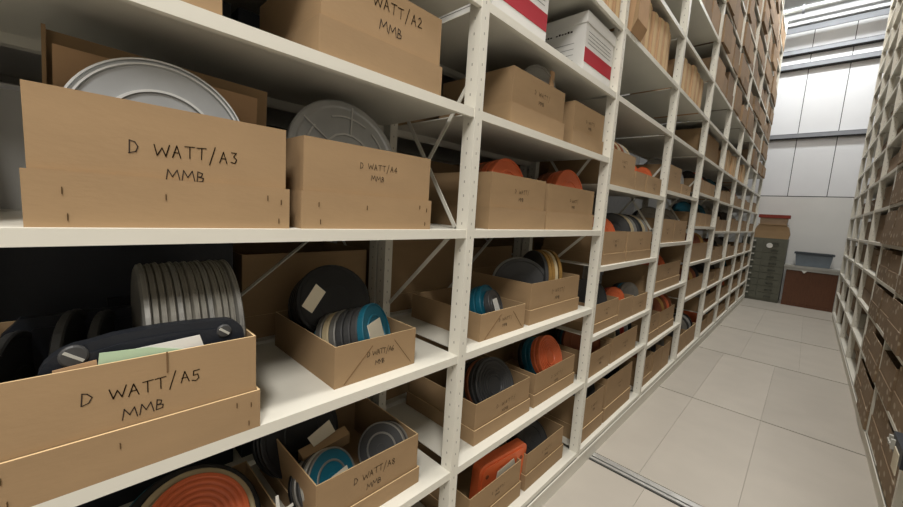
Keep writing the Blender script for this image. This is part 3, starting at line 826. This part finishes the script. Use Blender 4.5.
# boxes and added black shade blocks in the run behind, seen through the gaps of the nearest bays
for bay, lev in ((0, 2), (0, 3), (0, 4), (1, 1), (1, 2), (1, 3), (1, 4), (2, 1), (2, 2), (2, 3), (2, 4), (3, 1), (3, 2), (3, 3), (3, 4), (1, 0), (2, 0), (3, 0)):
    z = LV[max(1, bay)][lev]
    gap = LV[max(1, bay)][lev + 1] - z - .04
    for i in range(2):
        if bay == 0 and i == 0: continue
        y0 = U[0] + PITCH_Y * (bay - 1) + .02 + .58 * i
        if bay == 1 and lev == 3 and i == 0: y0 += .12
        y1 = y0 + .55 - (.12 if bay == 1 and lev == 3 and i == 0 else 0)
        if bay < 2 and not (bay == 1 and lev == 2 and i == 1):  # black blocks added so the depth behind the shelves goes dark
            bk = thing('film_case', 'black block added as shade, rear run, %s of two, %s, behind %s bay' % (['first', 'second'][i], SHN[lev], ['edge', 'nearest'][bay]), 'case', (-.60, y0, z), 'black shade blocks in the run behind')
            MB().box(-.44, 0, 0, y1 - y0, 0, gap * .55).build('shade_body', M['case'], bk)
            MB().box(-.445, .004, -.004, y1 - y0 + .004, gap * .55, gap * .88).build('shade_lid', M['case'], bk)
            MB().box(.004, .02, (y1 - y0) / 2 - .06, (y1 - y0) / 2 + .06, gap * .45, gap * .50).build('handle', M['can_black'], bk)
            continue
        carton(y0, y1, z, gap * rb.uniform(.70, .9), 'brown box in the run behind, %s, %s, behind the %s bay' % (['first of two', 'second of two'][i], SHN[lev], ['', 'nearest', 'second', 'third'][bay]), xf=-.60, d=.44, lid=.09, group='brown boxes in the run behind')
tag(MB().box(-.10, 0, 0, .125, 0, .30).build('archive_box', M['white_box'], None, (-.60, -.145, 1.553)), 'white block for light showing through at the left edge behind box A3', 'box')  # white block added in place of light coming through from the next aisle

# ------------------------------------------------------------ right run
RBN = ['nearest', 'second', 'third', 'fourth', 'fifth', 'sixth', 'last']
def rbox(bay, lev, i, n, h, key, xo):
    z = LR[lev]
    a = UR[bay] + .005; b = UR[bay + 1] - .045
    y0 = a + (b - a) * i / n + .004; y1 = a + (b - a) * (i + 1) / n - .004
    w = y1 - y0
    where = '%s, %s, %s right bay' % (place(n - 1 - i, n), SHN[lev], RBN[bay])
    root = thing('cardboard_box', ('spotted brown box, ' if key == 'spot' else 'grey brown box, ') + where, 'box', (W + xo, y1, z), 'spotted boxes filling the right run' if key == 'spot' else 'grey brown boxes on the right run')
    root.rotation_euler = (0, 0, PI)
    l = h * .46
    link('tray', tray_mesh(w - .012, .42, h - .004, key=key), root, (-.006, .006, .004))
    link('lid', tray_mesh(w, .432, l, t=.005, key=key), root)
rr_ = random.Random(5)
for bay in (1, 2):
    for lev in range(0, 6 if bay == 1 else 7):
        gap = LR[lev + 1] - LR[lev] - .035
        for i in range(2):
            rbox(bay, lev, i, 2, gap * rr_.uniform(.84, .98), 'spot', rr_.uniform(-.022, .004))
for bay in range(2, 7):
    for lev in range(0, 15):
        if bay == 2 and lev < 7: continue
        if rr_.random() < .15: continue
        gap = LR[lev + 1] - LR[lev] - .035
        rbox(bay, lev, 0, 1, gap * rr_.uniform(.55, .97), 'card_grey', rr_.uniform(.03, .12))
# black case with a white tag at the right edge
bc = thing('film_case', 'black case with a pale tag jutting from the right run, cut by the frame', 'case', (1.372, 2.74, .515))
MB().box(-.03, .30, 0, .27, .0, .09).build('case_shell', M['case'], bc)
MB().box(-.034, -.03, .05, .16, -.06, .05).build('paper_tag', M['paper'], bc)
MB().box(-.045, -.03, .18, .20, .02, .07).box(-.045, -.03, .24, .26, .02, .07).box(-.05, -.045, .18, .26, .04, .05).build('handle', M['can_pale'], bc)

# ------------------------------------------------------------ far end of the aisle
YC = 10.86
cb = thing('drawer_cabinet', 'olive grey multi drawer cabinet against the far wall at the left rack end', 'cabinet', (-.22, YC, 0))
MB().box(0, .79, .012, .50, 0, 1.42).build('carcass', M['cab'], cb)
for c in range(2):
    for k in range(9):
        x0 = .015 + .39 * c; z0 = .06 + .149 * k
        dr = MB().box(x0, x0 + .375, -.006, .012, z0, z0 + .141).build('drawer', M['cab'], cb)
        MB().box(x0 + .13, x0 + .25, -.026, -.006, z0 + .055, z0 + .068).box(x0 + .13, x0 + .14, -.026, -.006, z0 + .04, z0 + .068).box(x0 + .24, x0 + .25, -.026, -.006, z0 + .04, z0 + .068).build('pull', M['cab_dark'], dr)
        MB().box(x0 + .14, x0 + .24, -.012, -.006, z0 + .085, z0 + .115).build('label_holder', M['can_pale'] if c == 0 else M['cab'], dr)
mb = MB().lathe([(0, -.002), (.055, -.002), (.055, .002), (0, .002)], 24)
st = mb.build('round_sticker', M['white_paper'], cb, (.50, -.016, 1.262)); st.rotation_euler = (PI / 2, 0, 0)
st['label'] = 'round white sticker near the cabinet top'
c1 = thing('cardboard_box', 'wide brown box with bulging sides on top of the drawer cabinet', 'box', (-.02, YC + .02, 1.42))
MB().prism([(0, 0), (.58, 0), (.60, .10), (.57, .24), (.52, .30), (.06, .30), (.02, .24), (-.02, .10)], 'y', 0, .40).build('body', M['card'], c1)
MB().prism([(.06, .30), (.52, .30), (.55, .312), (.03, .312)], 'y', -.02, .40).build('top_flap', M['card'], c1)
c2 = thing('cardboard_box', 'smaller brown box with dark red lid on the stack over the cabinet', 'box', (.05, YC + .04, 1.732))
MB().prism([(0, 0), (.45, 0), (.46, .14), (-.01, .14)], 'y', 0, .36).build('body', M['card_grey'], c2)
MB().box(-.04, .49, -.02, .38, .14, .21).build('lid', M['redcap'], c2)
cp = thing('cupboard', 'red brown veneered cupboard standing at the far end of the aisle', 'cupboard', (.62, YC, 0))
MB().box(0, .80, .014, .50, 0, .78).build('carcass', M['wood'], cp)
for i in range(2): MB().box(.006 + .396 * i, .398 + .396 * i, 0, .014, .05, .77).build('door', M['wood'], cp)
MB().box(0, .80, -.004, .014, 0, .045).build('base_board', M['wood'], cp)
tp = thing('table_top_board', 'pale grey board lying on the brown cupboard under the crate', 'board', (.58, YC - .03, .78))
MB().box(0, .88, 0, .56, 0, .10).build('board', M['top'], tp)
MB().box(-.005, .885, -.012, 0, .055, .105).build('front_edge', M['top'], tp)
MB().prism([(.28, .01), (.37, .01), (.325, -.05)], 'y', -.014, -.006).build('hanging_corner', M['white_paper'], tp)
cr = thing('storage_crate', 'blue grey plastic crate on the pale board over the cupboard', 'crate', (.72, YC + .06, .885))
mb = MB()
mb.prism([(.03, 0), (.55, 0), (.58, .27), (0, .27)], 'y', 0, .36)
mb.build('body', M['crate'], cr)
MB().box(-.02, .60, -.02, 0, .25, .285).box(-.02, .60, .36, .38, .25, .285).box(-.02, 0, 0, .36, .25, .285).box(.58, .60, 0, .36, .25, .285).build('rim', M['crate_dark'], cr)
for k in range(5): MB().box(.07 + .11 * k, .082 + .11 * k, -.010, 0.002, .02, .25).build('rib', M['crate'], cr)
